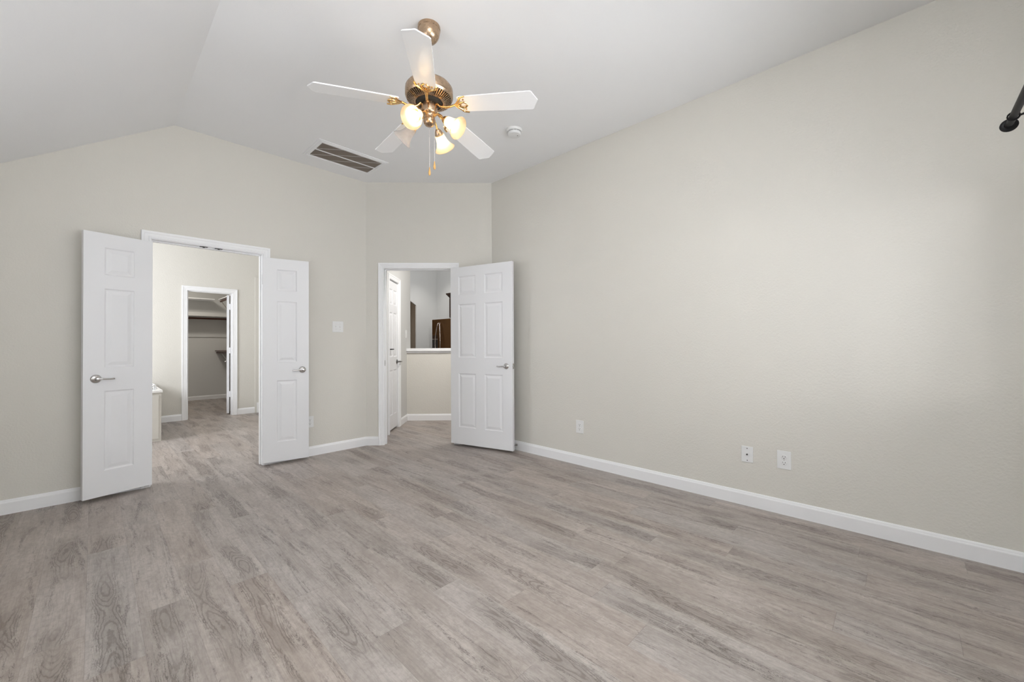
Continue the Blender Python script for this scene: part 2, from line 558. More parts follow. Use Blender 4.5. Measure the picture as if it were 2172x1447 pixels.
BPR = [(0.0, 0.0), (0.0135, 0.0), (0.0135, 0.078), (0.012, 0.083), (0.0095, 0.086), (0.0085, 0.092), (0.0055, 0.098), (0.0, 0.100)]


def baseboard(name, p0, p1, inward, label, sc=1.0, m0=0.0, m1=0.0):
    """moulded baseboard from p0 to p1, projecting along `inward`; m0,m1: mitre shift per unit thickness"""
    p0 = Vector((*p0, 0)); p1 = Vector((*p1, 0)); n = Vector((*inward, 0)).normalized(); t = (p1 - p0).normalized()
    bm = bmesh.new()
    a = [bm.verts.new(p0 + n * d + t * (m0 * d) + Vector((0, 0, z * sc))) for d, z in BPR]
    b_ = [bm.verts.new(p1 + n * d + t * (m1 * d) + Vector((0, 0, z * sc))) for d, z in BPR]
    k = len(BPR)
    for i in range(k):
        bm.faces.new((a[i], a[(i + 1) % k], b_[(i + 1) % k], b_[i]))
    bm.faces.new(a); bm.faces.new(b_[::-1])
    return struct(name, bm, TRIM, label)


# ------------------------------------------------------------------ room dimensions
YL, XR, YF, XL, H = 4.471, 3.239, -0.46, -0.85, 3.05
A = Vector((2.195, 4.471, 0)); B = Vector((3.239, 3.452, 0))
T = (B - A).normalized(); MD = Vector((-T.y, T.x, 0))      # along the diagonal wall, and away from the room
HX, SL = 0.478, 0.674                                        # where the ceiling starts to slope, its slope
WT = 0.115
N45 = Vector((1, 1, 0)).normalized(); U45 = Vector((1, -1, 0)).normalized()


def NU(n, u_, z=0.0):
    return N45 * n + U45 * u_ + Vector((0, 0, z))


# floor, one continuous plank floor through all rooms
struct('floor', box((-2.2, -0.7, -0.05), (8.2, 11.3, 0)), FLOOR, 'grey brown weathered oak plank floor')

# ceiling of the bedroom, flat part and sloping part
bm = bmesh.new()
zl = H - SL * (HX - (XL - 0.12))
flat = [(HX, YF - .12), (XR + .1, YF - .12), (XR + .1, B.y + .02), (A.x + .08, YL + .10), (HX, YL + .10)]
lo = [bm.verts.new((x, y, H)) for x, y in flat]; hi = [bm.verts.new((x, y, H + .1)) for x, y in flat]
s0 = bm.verts.new((XL - .12, YF - .12, zl)); s1 = bm.verts.new((XL - .12, YL + .10, zl))
t0 = bm.verts.new((XL - .12, YF - .12, zl + .1)); t1 = bm.verts.new((XL - .12, YL + .10, zl + .1))
bm.faces.new(lo); bm.faces.new(hi)
bm.faces.new((lo[0], lo[4], s1, s0)); bm.faces.new((hi[0], t0, t1, hi[4]))
for a_, b_ in ((0, 1), (1, 2), (2, 3), (3, 4)):
    bm.faces.new((lo[a_], lo[b_], hi[b_], hi[a_]))
bm.faces.new((lo[4], hi[4], t1, s1)); bm.faces.new((lo[0], s0, t0, hi[0])); bm.faces.new((s0, s1, t1, t0))
struct('ceiling', bm, CEIL, 'white ceiling, flat with a sloping side')

# bedroom walls
DO0, DO1, DOH = 0.333, 1.139, 2.045          # double-door opening on the back wall
wall('wall_back', (0, YL, 0), (1, 0, 0), (0, 1, 0), XL, A.x + 0.03, H + .05, [(DO0, DO1, -1, DOH)] and [(DO0 - .018, DO1 + .018, 0, DOH + .018)], WT, WALL, 'cream wall with the double doorway')
GD0, GD1 = 0.2085, 1.010                      # doorway on the diagonal wall
LD_ = (B - A).length
wall('wall_diagonal', A, T, MD, 0, LD_, H + .05, [(GD0 - .018, GD1 + .018, 0, DOH + .018)], WT, WALL, 'narrow cream wall across the room corner')
wall('wall_right', (XR, 0, 0), (0, 1, 0), (1, 0, 0), YF - .12, B.y + .08, H + .05, [], 0.12, WALL, 'long cream wall on the right')
wall('wall_front', (0, YF, 0), (1, 0, 0), (0, -1, 0), XL - .12, XR, H + .05, [(0.75, 2.98, 0.85, 1.98)], 0.12, WALL, 'cream wall with the curtain rod')
wall('wall_left', (XL, 0, 0), (0, 1, 0), (-1, 0, 0), YF, YL + WT, 2.6, [(0.7, 3.1, 0.75, 2.0)], 0.12, WALL, 'low cream wall under the sloping ceiling')


def window(name, M, a0, a1, z0, z1, lab):
    root = thing(name, M @ Vector(((a0 + a1) / 2, 0.06, z0)), lab, None, None, 'structure')
    bm = bmesh.new()
    for lo, hi in (((a0, .03, z0), (a0 + .05, .09, z1)), ((a1 - .05, .03, z0), (a1, .09, z1)), ((a0 + .05, .03, z0), (a1 - .05, .09, z0 + .05)),
                   ((a0 + .05, .03, z1 - .05), (a1 - .05, .09, z1)), (((a0 + a1) / 2 - .03, .03, z0 + .05), ((a0 + a1) / 2 + .03, .09, z1 - .05))):
        add_box(bm, lo, hi, M)
    obj('window_frame', bm, TRIM, root)
    obj('window_pane', box((a0 + .05, .058, z0 + .05), (a1 - .05, .062, z1 - .05), 0, M), CLEAR, root)
    obj('window_sill', box((a0 - .04, -.05, z0 - .025), (a1 + .04, .03, z0), 0.004, M), TRIM, root)


window('window_1', MW((0, YF, 0), (1, 0, 0), (0, -1, 0)), 0.75, 2.98, 0.85, 1.98, 'wide white window under the curtain rod')
window('window_2', MW((XL, 0, 0), (0, 1, 0), (-1, 0, 0)), 0.7, 3.1, 0.75, 2.0, 'wide white window in the low wall')

# baseboards of the bedroom
MB_ = MW((0, YL, 0), (1, 0, 0), (0, 1, 0)); MG = MW(A, T, MD)
baseboard('baseboard_back_left', (XL, YL), (DO0 - .065, YL), (0, -1), 'white baseboard left of the double doorway')
baseboard('baseboard_back_right', (DO1 + .065, YL), (A.x, YL), (0, -1), 'white baseboard right of the double doorway', m1=-0.40)
g0 = A + T * (GD0 - .065); g1 = A + T * (GD1 + .065)
baseboard('baseboard_diagonal_left', (A.x, A.y), (g0.x, g0.y), (-MD.x, -MD.y), 'short white baseboard beside the corner doorway', m0=0.40)
baseboard('baseboard_diagonal_right', (g1.x, g1.y), (B.x, B.y), (-MD.x, -MD.y), 'short white baseboard behind the open door')
baseboard('baseboard_right', (XR, YF), (XR, B.y), (-1, 0), 'long white baseboard on the right wall')
baseboard('baseboard_front', (XL, YF), (XR, YF), (0, 1), 'white baseboard under the window')
baseboard('baseboard_left', (XL, YF), (XL, YL), (1, 0), 'white baseboard of the low wall')

# trims of the doorways
bm = bmesh.new(); add_casing(bm, MB_, DO0 - .005, DO1 + .005, DOH + .005); add_jamb(bm, MB_, DO0, DO1, DOH, WT)
struct('trim_1', bm, TRIM, 'white moulded casing of the double doorway')
bm = bmesh.new(); add_casing(bm, MG, GD0 - .005, GD1 + .005, DOH + .005); add_jamb(bm, MG, GD0, GD1, DOH, WT)
struct('trim_2', bm, TRIM, 'white moulded casing of the corner doorway')


# ------------------------------------------------------------------ doors
def add_panel_face(bm, M, w, z0, z1, panels, d, sgn):
    """one face of a moulded door at depth d; sgn +1 = recess goes towards +d"""
    av = sorted({0.0, w, *[p[0] for p in panels], *[p[1] for p in panels]})
    zv = sorted({z0, z1, *[p[2] for p in panels], *[p[3] for p in panels]})
    cache = {}

    def V(a, dd, z):
        k = (round(a, 5), round(dd, 5), round(z, 5))
        if k not in cache: cache[k] = bm.verts.new(M @ Vector((a, dd, z)))
        return cache[k]
    for i in range(len(av) - 1):
        for j in range(len(zv) - 1):
            a0, a1, b0, b1 = av[i], av[i + 1], zv[j], zv[j + 1]
            if not any(abs(a0 - p[0]) < 1e-6 and abs(a1 - p[1]) < 1e-6 and abs(b0 - p[2]) < 1e-6 and abs(b1 - p[3]) < 1e-6 for p in panels):
                inp = any(a0 >= p[0] - 1e-6 and a1 <= p[1] + 1e-6 and b0 >= p[2] - 1e-6 and b1 <= p[3] + 1e-6 for p in panels)
                if not inp:
                    bm.faces.new((V(a0, d, b0), V(a1, d, b0), V(a1, d, b1), V(a0, d, b1)))
    for (a0, a1, b0, b1) in panels:
        prof = [(0, 0), (0.004, 0.0045), (0.010, 0.0075), (0.015, 0.0075), (0.020, 0.0065), (0.038, 0.0015), (0.041, 0.0008)]
        prev = None
        for ins, dep in prof:
            dd = d + sgn * dep
            ring = [V(a0 + ins, dd, b0 + ins), V(a1 - ins, dd, b0 + ins), V(a1 - ins, dd, b1 - ins), V(a0 + ins, dd, b1 - ins)]
            if prev:
                for k in range(4):
                    bm.faces.new((prev[k], prev[(k + 1) % 4], ring[(k + 1) % 4], ring[k]))
            prev = ring
        bm.faces.new(prev)


PZ = [(0.192, 0.800), (0.982, 1.586), (1.692, 1.902)]       # panel heights above the leaf's foot


def leaf_mesh(M, w, z0, z1, cols, th=0.035):
    bm = bmesh.new()
    sc = (z1 - z0) / 2.01
    panels = [(c0, c1, z0 + a * sc, z0 + b_ * sc) for c0, c1 in cols for a, b_ in PZ]
    add_panel_face(bm, M, w, z0, z1, panels, 0.0, 1)
    add_panel_face(bm, M, w, z0, z1, panels, th, -1)
    q = lambda *p: bm.verts.new(M @ Vector(p))
    for a in (0, w):
        bm.faces.new((q(a, 0, z0), q(a, th, z0), q(a, th, z1), q(a, 0, z1)))
    for z in (z0, z1):
        bm.faces.new((q(0, 0, z), q(w, 0, z), q(w, th, z), q(0, th, z)))
    bmesh.ops.remove_doubles(bm, verts=bm.verts, dist=1e-5)
    return bm


def lever(M, a, z, side, way, mat=None, parent=None, rad=0.030):
    """round rose with a lever; side -1 = on face d=0 (towards -d), +1 = on the other face; way = direction of the lever along a"""
    d0 = 0.0 if side < 0 else 0.035
    s = side
    bm = bmesh.new()
    Ml = M @ Matrix.Translation((a, d0, z)) @ Matrix.Rotation(math.radians(90 if s < 0 else -90), 4, 'X')
    add_lathe(bm, [(rad, 0), (rad + .002, .003), (rad, .007), (rad * .78, .011), (rad * .42, .014), (0.0105, .018), (0.0105, .040), (0.012, .046), (0.011, .054), (0.0, .057)], Ml, 28)
    pts = [(a, d0 + s * .048, z), (a + way * .018, d0 + s * .052, z), (a + way * .040, d0 + s * .052, z - .002), (a + way * .068, d0 + s * .051, z - .003), (a + way * .090, d0 + s * .049, z - .001)]
    add_tube(bm, [M @ Vector(p) for p in curve_pts(pts, 5)], [0.0088 - 0.0022 * min(1, k / 12) for k in range(21)], 10)
    return obj('door_handle', bm, mat or NICKEL, parent, smooth=True)


def door(name, hinge, free, z0, z1, cols, lab, handle_a, hz, thick_dir, way=1, mat=None):
    hinge = Vector((*hinge, 0)); free = Vector((*free, 0))
    w = (free - hinge).length
    M = MW(hinge, free - hinge, thick_dir)
    root = thing(name, hinge, lab, None, None, 'structure')
    obj('door_leaf', leaf_mesh(M, w, z0, z1, cols), DOOR, root)
    lever(M, handle_a, hz, -1, way, mat, root)
    lever(M, handle_a, hz, 1, way, mat, root)
    return root, M, w


def hinges(M, zs, root, a=0.0, d=0.035, mat=None):
    for z in zs:
        bm = bmesh.new()
        add_lathe(bm, [(0.0, -.047), (.004, -.046), (.006, -.043), (.006, .043), (.004, .046), (0, .047)], M @ Matrix.Translation((a - .004, d + .005, z)), 12)
        add_box(bm, (a - .0015, .004, z - .043), (a + .0008, d + .002, z + .043), M)
        obj('hinge', bm, mat or TRIM, root, smooth=True)


# left leaf of the pair, folded back beside the doorway
def nrm(h_, f_, toward):
    d = Vector((f_[0] - h_[0], f_[1] - h_[1], 0)).normalized()
    n = Vector((-d.y, d.x, 0))
    return n if n.dot(Vector((*toward, 0))) > 0 else -n


h1, f1 = (0.334, 4.412), (-0.053, 4.303)
rt, M1, w1 = door('door_1', h1, f1, 0.032, 2.012, [(0.114, 0.287)], 'white panelled leaf left of the double doorway, folded back', 0.334, 0.915, nrm(h1, f1, (0, 1)), -1)
hinges(M1, (0.26, 1.02, 1.80), rt)
h2, f2 = (1.130, 4.414), (1.518, 4.332)
rt, M2, w2_ = door('door_2', h2, f2, 0.028, 2.008, [(0.116, 0.288)], 'white panelled leaf right of the double doorway, folded back', 0.338, 0.915, nrm(h2, f2, (0, 1)), -1)
hinges(M2, (0.26, 1.02, 1.80), rt)
h3, f3 = (2.865, 3.750), (3.074, 2.966)
rt, M3, w3 = door('door_3', h3, f3, 0.030, 2.040, [(0.112, 0.345), (0.462, 0.692)], 'white six panel door standing open beside the corner doorway', 0.736, 0.925, nrm(h3, f3, (1, 0)), -1)
hinges(M3, (0.26, 1.02, 1.80), rt)
bm = bmesh.new(); add_box(bm, (w3 - .001, .005, 0.925 - .028), (w3 + .0012, .030, 0.925 + .028), M3)
add_box(bm, (w3, .011, 0.925 - .008), (w3 + .010, .024, 0.925 + .008), M3, .001)
obj('latch_plate', bm, NICKEL, rt)

# strike plate on the left jamb of the corner doorway
bm = bmesh.new()
add_box(bm, (GD0 - .001, .008, .915), (GD0 + .0015, .040, .980), MG); add_box(bm, (GD0, .016, .935), (GD0 + .0022, .030, .960), MG)
o = obj('strike_plate', bm, NICKEL); tag(o, 'small metal strike plate set in the jamb of the corner doorway', 'strike plate')
# ball catches in the head of the double doorway
for i, (x0, x1) in enumerate(((0.655, 0.712), (0.765, 0.822))):
    bm = bmesh.new()
    add_box(bm, (x0, 4.480, DOH - .0025), (x1, 4.505, DOH + .001), None, 0.0)
    add_lathe(bm, [(0.009, 0), (0.008, .004), (0.0, .006)], Matrix.Translation(((x0 + x1) / 2, 4.4925, DOH - .008)), 14)
    o = obj('ball_catch', bm, DARK)
    tag(o, ('dark catch plate in the double doorway head, the one nearer the left leaf', 'dark catch plate in the double doorway head, the one nearer the right leaf')[i], 'door catch', 'catch plates in the doorway head')

# ------------------------------------------------------------------ bathroom and closet beyond the double doorway
YB = 8.09
wall('wall_bathroom_back', (0, YB, 0), (1, 0, 0), (0, 1, 0), -1.6, 2.45, 3.05, [(1.03 - .018, 1.615 + .018, 0, 2.035 + .018)], WT, WALL, 'cream bathroom wall with the closet doorway')
wall('wall_bathroom_left', (-1.6, 0, 0), (0, 1, 0), (-1, 0, 0), YL + WT, YB, 3.05, [(5.9, 7.6, 1.0, 2.4)], .1, WALL, 'cream bathroom wall with a window')
wall('wall_bathroom_right', (2.35, 0, 0), (0, 1, 0), (1, 0, 0), YL + WT, YB, 3.05, [], .06, WALL, 'cream bathroom side wall')
wall('wall_bathroom_front', (0, YL + .01, 0), (1, 0, 0), (0, 1, 0), -1.6, XL, 3.05, [], WT, WALL, 'cream bathroom wall beside the bedroom')
struct('ceiling_bathroom', box((-1.7, YL + WT, 3.05), (2.41, YB + WT, 3.15)), CEIL, 'white bathroom ceiling')
MBB = MW((0, YB, 0), (1, 0, 0), (0, 1, 0))
bm = bmesh.new(); add_casing(bm, MBB, 1.03 - .005, 1.615 + .005, 2.035 + .005, wscale=1.15); add_jamb(bm, MBB, 1.03, 1.615, 2.035, WT, stop=True, sd=(0.03, 0.06))
struct('trim_3', bm, TRIM, 'white casing of the closet doorway')
baseboard('baseboard_bathroom_left', (0.6, YB), (1.03 - .075, YB), (0, -1), 'white baseboard between tub and closet doorway')
baseboard('baseboard_bathroom_right', (1.615 + .075, YB), (1.943, YB), (0, -1), 'white baseboard right of the closet doorway')
struct('trim_4', box((1.943, YB - .028, 0), (2.35, YB, 2.352), .003), WALL, 'pale upright boxed-out panel beside the closet doorway')
struct('trim_5', box((1.972, YB - .050, 0), (2.06, YB - .028, 0.175), .004), TRIM, 'small white block at the foot of the boxed-out panel')

# closet shell
YC = 10.92
wall('wall_closet_back', (0, YC, 0), (1, 0, 0), (0, 1, 0), 0.2, 2.25, 2.75, [], .1, KWALL, 'grey closet back wall')
wall('wall_closet_right', (2.15, 0, 0), (0, 1, 0), (1, 0, 0), YB + WT, YC, 2.75, [], .1, KWALL, 'grey closet right wall')
wall('wall_closet_left', (0.3, 0, 0), (0, 1, 0), (-1, 0, 0), YB + WT, YC, 2.75, [], .1, KWALL, 'grey closet left wall')
struct('ceiling_closet', box((0.2, YB + WT, 2.7), (2.25, YC + .1, 2.8)), CEIL, 'grey closet ceiling')
baseboard('baseboard_closet_back', (0.3, YC), (2.15, YC), (0, -1), 'baseboard along the closet back wall', .85)
baseboard('baseboard_closet_right', (2.15, YB + WT), (2.15, YC), (-1, 0), 'baseboard of the closet side', .85)

# closet door, swung into the closet, seen on edge
h4, f4 = (1.600, YB + WT + .012), (1.600 + .148, YB + WT + .012 + .57)
rt, M4, w4 = door('door_4', h4, f4, 0.02, 2.02, [(0.1, 0.27), (0.34, 0.50)], 'narrow white closet door swung inward and seen on edge', 0.53, 0.885, nrm(h4, f4, (-1, 0)), -1)
for z in (1.823, 1.082, 0.343):
    obj('hinge', box((1.590, YB + WT + .004, z - .05), (1.617, YB + WT + .0115, z + .05), .001), TRIM, rt)

# closet shelves and rods
bm = bmesh.new(); add_box(bm, (0.31, YC - .36, 2.145), (1.80, YC - .002, 2.165), None, .002)
o = obj('closet_shelf', bm, TRIM); tag(o, 'high white shelf at the top of the closet back wall', 'shelf', 'closet shelves')
rt = thing('closet_shelf', (1.2, YC - .2, 1.80), 'long white shelf with a cleat board above the brown rod in the closet', 'shelf', 'closet shelves')
obj('shelf_board', box((0.31, YC - .34, 1.800), (2.149, YC - .002, 1.818), .002), TRIM, rt)
obj('cleat', box((0.31, YC - .36, 1.790), (2.149, YC - .341, 1.866), .002), KWALL, rt)
bm = bmesh.new(); add_tube(bm, [(0.31, YC - .27, 1.745), (2.149, YC - .27, 1.745)], 0.019, 14)
o = obj('closet_rod', bm, WOODR, smooth=True); tag(o, 'dark brown wooden rod under the long closet shelf', 'closet rod', 'closet rods')
o = obj('closet_band', box((0.31, YC - .02, 1.355), (2.14, YC - .001, 1.425), .002), KWALL); tag(o, 'pale raised band low across the closet back wall', 'board')  # raised strip standing in for a paler band on the wall
# side shelves along the right wall
for z, lab, nm in ((2.145, 'high side shelf at the right end of the closet', 'upper'), (1.045, 'low side shelf with a diagonal brace on the closet right wall', 'lower')):
    rt = thing('closet_side_shelf', (2.0, YC - .7, z), lab, 'shelf', 'closet shelves')
    y0 = YC - 1.7
    obj('shelf_board', box((1.86, y0, z), (2.149, YC - (.37 if z > 2 else .021), z + .018), .002), WOODR if z < 2 else TRIM, rt)
    bm = bmesh.new(); add_tube(bm, [(1.90, y0, z - .028), (1.90, YC - (.37 if z > 2 else .021), z - .028)], .017, 12)
    obj('rod', bm, WOODR, rt, smooth=True)
    for yy in (YC - .45, YC - 1.25):
        bm = bmesh.new()
        add_tube(bm, [(1.90, yy, z - .03), (2.142, yy, z - .42)], .007, 8)
        add_box(bm, (2.138, yy - .012, z - .45), (2.149, yy + .012, z - .005))
        obj('bracket', bm, HSTEEL if z > 2 else TRIM, rt, smooth=True)
l = bpy.data.lights.new('closet_ceiling_lamp', 'AREA'); l.energy = 15.5; l.size = .3; l.color = (1, .94, .85)
lo_ = bpy.data.objects.new('closet_ceiling_lamp', l); COL.objects.link(lo_); lo_.location = (1.1, 9.7, 2.68)

# bathtub in its deck
TX, TY = 0.592, 6.52
rt = thing('bathtub_deck', (-0.3, 7.3, 0), 'cream boxed bathtub surround with a white rim beside the doorway', 'bathtub')
bm = box((-1.59, TY + .015, 0), (TX - .012, YB - .001, 0.59)); obj('tub_skirt', bm, WALL, rt)
obj('skirt_panel', box((0.10, TY + .006, .03), (TX - .035, TY + .015, 0.56), .004), WALL, rt)
bm = bmesh.new()
Mi = Matrix.Identity(4)
wall_cells(bm, [-1.59, -1.35, 0.30, TX], [TY, TY + .25, YB - .25, YB - .001], lambda i, j: not (i == 1 and j == 1), 0.59, 0.622,
           Matrix(((1, 0, 0, 0), (0, 0, 1, 0), (0, 1, 0, 0), (0, 0, 0, 1))))
bmesh.ops.bevel(bm, geom=[e for e in bm.edges], offset=.004, segments=1, affect='EDGES')
obj('tub_rim', bm, ACRYL, rt)
bm = bmesh.new()
ring_prev = None
for k, (ins, z) in enumerate(((0, .618), (.02, .58), (.06, .40), (.10, .22), (.22, .17))):
    ring = [bm.verts.new(p) for p in ((-1.35 + ins, TY + .25 + ins, z), (.30 - ins, TY + .25 + ins, z), (.30 - ins, YB - .25 - ins, z), (-1.35 + ins, YB - .25 - ins, z))]
    if ring_prev:
        for q_ in range(4): bm.faces.new((ring_prev[q_], ring_prev[(q_ + 1) % 4], ring[(q_ + 1) % 4], ring[q_]))
    ring_prev = ring
bm.faces.new(ring_prev)
obj('tub_basin', bm, ACRYL, rt, smooth=True)
rt = thing('tub_faucet', (0.52, 6.66, 0.622), 'chrome tub faucet standing on the white tub rim', 'faucet')
bm = bmesh.new()
add_lathe(bm, [(.026, 0), (.026, .006), (.014, .012), (.012, .04), (.012, .05), (0, .055)], Matrix.Translation((0.505, 6.72, 0.622)), 20)
add_tube(bm, curve_pts([(0.505, 6.72, .66), (0.49, 6.74, .74), (0.43, 6.80, .775), (0.35, 6.88, .755), (0.32, 6.91, .73)], 6), .011, 12)
obj('spout', bm, CHROME, rt, smooth=True)
for (x, y) in ((0.515, 6.62), (0.545, 6.82)):
    bm = bmesh.new()
    add_lathe(bm, [(.024, 0), (.024, .005), (.012, .010), (.010, .03), (.015, .036), (.013, .05), (0, .053)], Matrix.Translation((x, y, 0.622)), 20)
    add_tube(bm, [(x, y, .668), (x - .035, y + .03, .690), (x - .06, y + .05, .705)], .006, 10)
    obj('tap_handle', bm, CHROME, rt, smooth=True)

# ------------------------------------------------------------------ hall and kitchen beyond the corner doorway
HU_ = -1.51
MH = MW(NU(0, HU_), N45, -U45)       # a = distance along n, body away from the hall
DH0, DH1 = 5.30, 5.755
wall('wall_hall_left', NU(0, HU_), N45, -U45, 4.90, 6.48, 3.55, [(DH0 - .018, DH1 + .018, 0, 2.045)], WT, KWALL, 'pale grey hall wall with the narrow door')
bm = bmesh.new(); add_casing(bm, MH, DH0 - .003, DH1 + .003, 2.030, wscale=1.05); add_jamb(bm, MH, DH0, DH1, 2.027, WT, stop=False)
struct('trim_6', bm, TRIM, 'white casing of the hall door')
hh = NU(DH0 + .004, HU_); ff = NU(DH1 - .004, HU_)
hh2 = (hh - U45 * .012); ff2 = (ff - U45 * .012)
wdh = (ff2 - hh2).length
rt, M5, w5 = door('door_5', (hh2.x, hh2.y), (ff2.x, ff2.y), 0.028, 2.015, [(0.055, 0.195), (0.255, 0.395)], 'white closed six panel door in the hall', 0.405, 0.925, tuple(-U45), 1, metal('dark_nickel', (0.22, 0.215, 0.21), 0.25))
obj('hinge_pin_stop', box((-.002, -.05, 1.095), (.09, -.012, 1.108), .002, M5), BLACKM, rt)
p0 = NU(DH1 + .066, HU_); p1 = NU(6.237, HU_)
baseboard('baseboard_hall', (p0.x, p0.y), (p1.x, p1.y), (U45.x, U45.y), 'short white hall baseboard')
# half wall with a ledge
MHW = MW(NU(6.237, 0), U45, N45)
bm = bmesh.new(); add_box(bm, (HU_, 0, 0), (1.2, .115, 1.062), MHW); struct('wall_half', bm, WALL, 'cream half wall under the ledge')
p0 = NU(6.237, HU_); p1 = NU(6.237, 1.2)
baseboard('baseboard_half', (p0.x, p0.y), (p1.x, p1.y), (-N45.x, -N45.y), 'white baseboard of the half wall')
bm = bmesh.new(); add_box(bm, (HU_ + .001, -.040, 1.063), (1.2, .24, 1.104), MHW, .004)
o = obj('ledge_shelf', bm, TRIM); tag(o, 'white ledge capping the half wall toward the kitchen', 'ledge')
struct('trim_7', box((HU_ + .001, -.016, 1.035), (1.2, 0, 1.0625), .002, MHW), TRIM, 'small moulding under the ledge')
# light switch on the hall wall
bm = box((6.16, -.007, 1.262), (6.235, 0, 1.385), .002, MH)
rt = thing('light_switch', NU(6.2, HU_, 1.32), 'white light switch on the hall wall above the ledge', 'light switch')
obj('cover_plate', bm, PLAST, rt)
obj('rocker', box((6.182, -.011, 1.29), (6.213, -.007, 1.357), .001, MH), PLAST, rt)

# kitchen shell
KX, KY, KH = 6.75, 9.506, 3.6
wall('wall_kitchen_right', (KX, 0, 0), (0, 1, 0), (1, 0, 0), 2.0, KY, KH, [], .1, KWALL, 'pale kitchen wall behind the refrigerator')
bm = bmesh.new()     # back wall with a clipped-corner passage
pts_out = [(3.2, 0), (4.9, 0), (4.9, 2.237), (5.28, 2.47), (5.72, 2.47), (6.098, 2.237), (6.098, 0), (KX + .1, 0), (KX + .1, KH), (3.2, KH)]
fa = [bm.verts.new((x, KY, z)) for x, z in pts_out]; fb = [bm.verts.new((x, KY + .045, z)) for x, z in pts_out]
bm.faces.new(fa); bm.faces.new(fb)
for i in range(len(pts_out)):
    j = (i + 1) % len(pts_out); bm.faces.new((fa[i], fa[j], fb[j], fb[i]))
struct('wall_kitchen_back', bm, KWALL, 'pale kitchen wall with the clipped-corner passage')
struct('wall_passage', box((3.2, 11.2, 0), (7.6, 11.3, 3.1)), TAN, 'tan wall beyond the kitchen passage')
struct('ceiling_passage', box((3.2, KY + .12, 3.0), (7.6, 11.3, 3.1)), TAN, 'ceiling beyond the kitchen passage')
struct('wall_passage_right', box((7.0, KY + .12, 0), (7.1, 11.2, 3.0)), TAN, 'side wall beyond the kitchen passage')
struct('wall_passage_left', box((3.2, KY + .12, 0), (3.3, 11.2, 3.0)), TAN, 'far side wall beyond the kitchen passage')
struct('ceiling_kitchen', box((2.42, 2.0, KH), (KX + .1, KY + .12, KH + .1)), CEIL, 'white kitchen ceiling')
struct('wall_kitchen_left', box((2.42, 5.0, 0), (2.50, KY, KH)), KWALL, 'pale wall on the kitchen left')
struct('wall_kitchen_front', box((XR + .12, 2.0, 0), (KX, 2.08, KH)), KWALL, 'pale wall at the hall end')
l = bpy.data.lights.new('kitchen_downlight', 'SPOT'); l.energy = 60; l.spot_size = math.radians(95); l.spot_blend = .9; l.shadow_soft_size = .06; l.color = (1, .97, .92)
lo_ = bpy.data.objects.new('kitchen_downlight', l); COL.objects.link(lo_); lo_.location = (6.05, 8.75, KH - .03)

# refrigerator
FX, FY0, FY1, FH = 6.0, 7.72, 8.629, 1.80
rt = thing('refrigerator', (FX + .35, (FY0 + FY1) / 2, 0), 'brown steel side by side refrigerator with two curved handles', 'refrigerator')
obj('cabinet_body', box((FX + .07, FY0 + .005, .02), (KX - .03, FY1 - .005, FH - .012), .004), FRIDGE, rt)
obj('toe_grille', box((FX + .08, FY0 + .01, .0), (FX + .2, FY1 - .01, .02)), DARK, rt)
sp_ = 8.295
dd = obj('freezer_door', box((FX, sp_ + .004, .06), (FX + .065, FY1, FH), .008), FRIDGE, rt)
d2 = obj('fridge_door', box((FX, FY0, .06), (FX + .065, sp_ - .004, FH), .008), FRIDGE, rt)
obj('dispenser', box((FX - .004, 8.39, 0.98), (FX + .001, 8.612, 1.29), .001), DARK, dd)
obj('dispenser_display', box((FX - .005, 8.39, 1.315), (FX + .001, 8.612, 1.40), .001), CABW, dd)
obj('dispenser_trim', box((FX - .006, 8.385, 1.29), (FX - .001, 8.617, 1.315), .001), HSTEEL, dd)
for y, par, s in ((sp_ + .030, dd, 1), (sp_ - .030, d2, -1)):
    bm = bmesh.new()
    c_ = [(FX, y, 1.70), (FX - .035, y + s * .010, 1.68), (FX - .058, y + s * .045, 1.5), (FX - .070, y + s * .075, 1.2), (FX - .058, y + s * .045, .85), (FX - .035, y + s * .010, .66), (FX, y, .64)]
    add_tube(bm, curve_pts(c_, 6), .012, 10)
    obj('door_handle', bm, HSTEEL, par, smooth=True)
# wall cabinet above it
rt = thing('wall_cabinet', (KX - .16, 8.0, 1.86), 'dark brown wall cabinet with a crown above the refrigerator', 'cabinet')
obj('cabinet_box', box((6.42, 7.55, 1.86), (KX - .001, 8.456, 2.375), .003), CABW, rt)
for y0, y1 in ((7.57, 7.995), (8.01, 8.436)):
    o = obj('cabinet_door', box((6.40, y0, 1.88), (6.42, y1, 2.355), .003), CABW, rt)
bm = bmesh.new()
prev = None
for (e, z) in ((0.0, 2.375), (0.012, 2.40), (.035, 2.43), (.062, 2.465), (.068, 2.495), (0.0, 2.495)):
    ring = [bm.verts.new(p) for p in ((6.42 - e, 7.55 - e, z), (KX - .001, 7.55 - e, z), (KX - .001, 8.456 + e, z), (6.42 - e, 8.456 + e, z))]
    if prev:
        for k in range(4): bm.faces.new((prev[k], prev[(k + 1) % 4], ring[(k + 1) % 4], ring[k]))
    prev = ring
bm.faces.new(prev)
obj('crown', bm, CABW, rt)

# ------------------------------------------------------------------ outlets and switches in the bedroom
MR = MW((XR, 0, 0), (0, 1, 0), (1, 0, 0))          # d grows into the wall


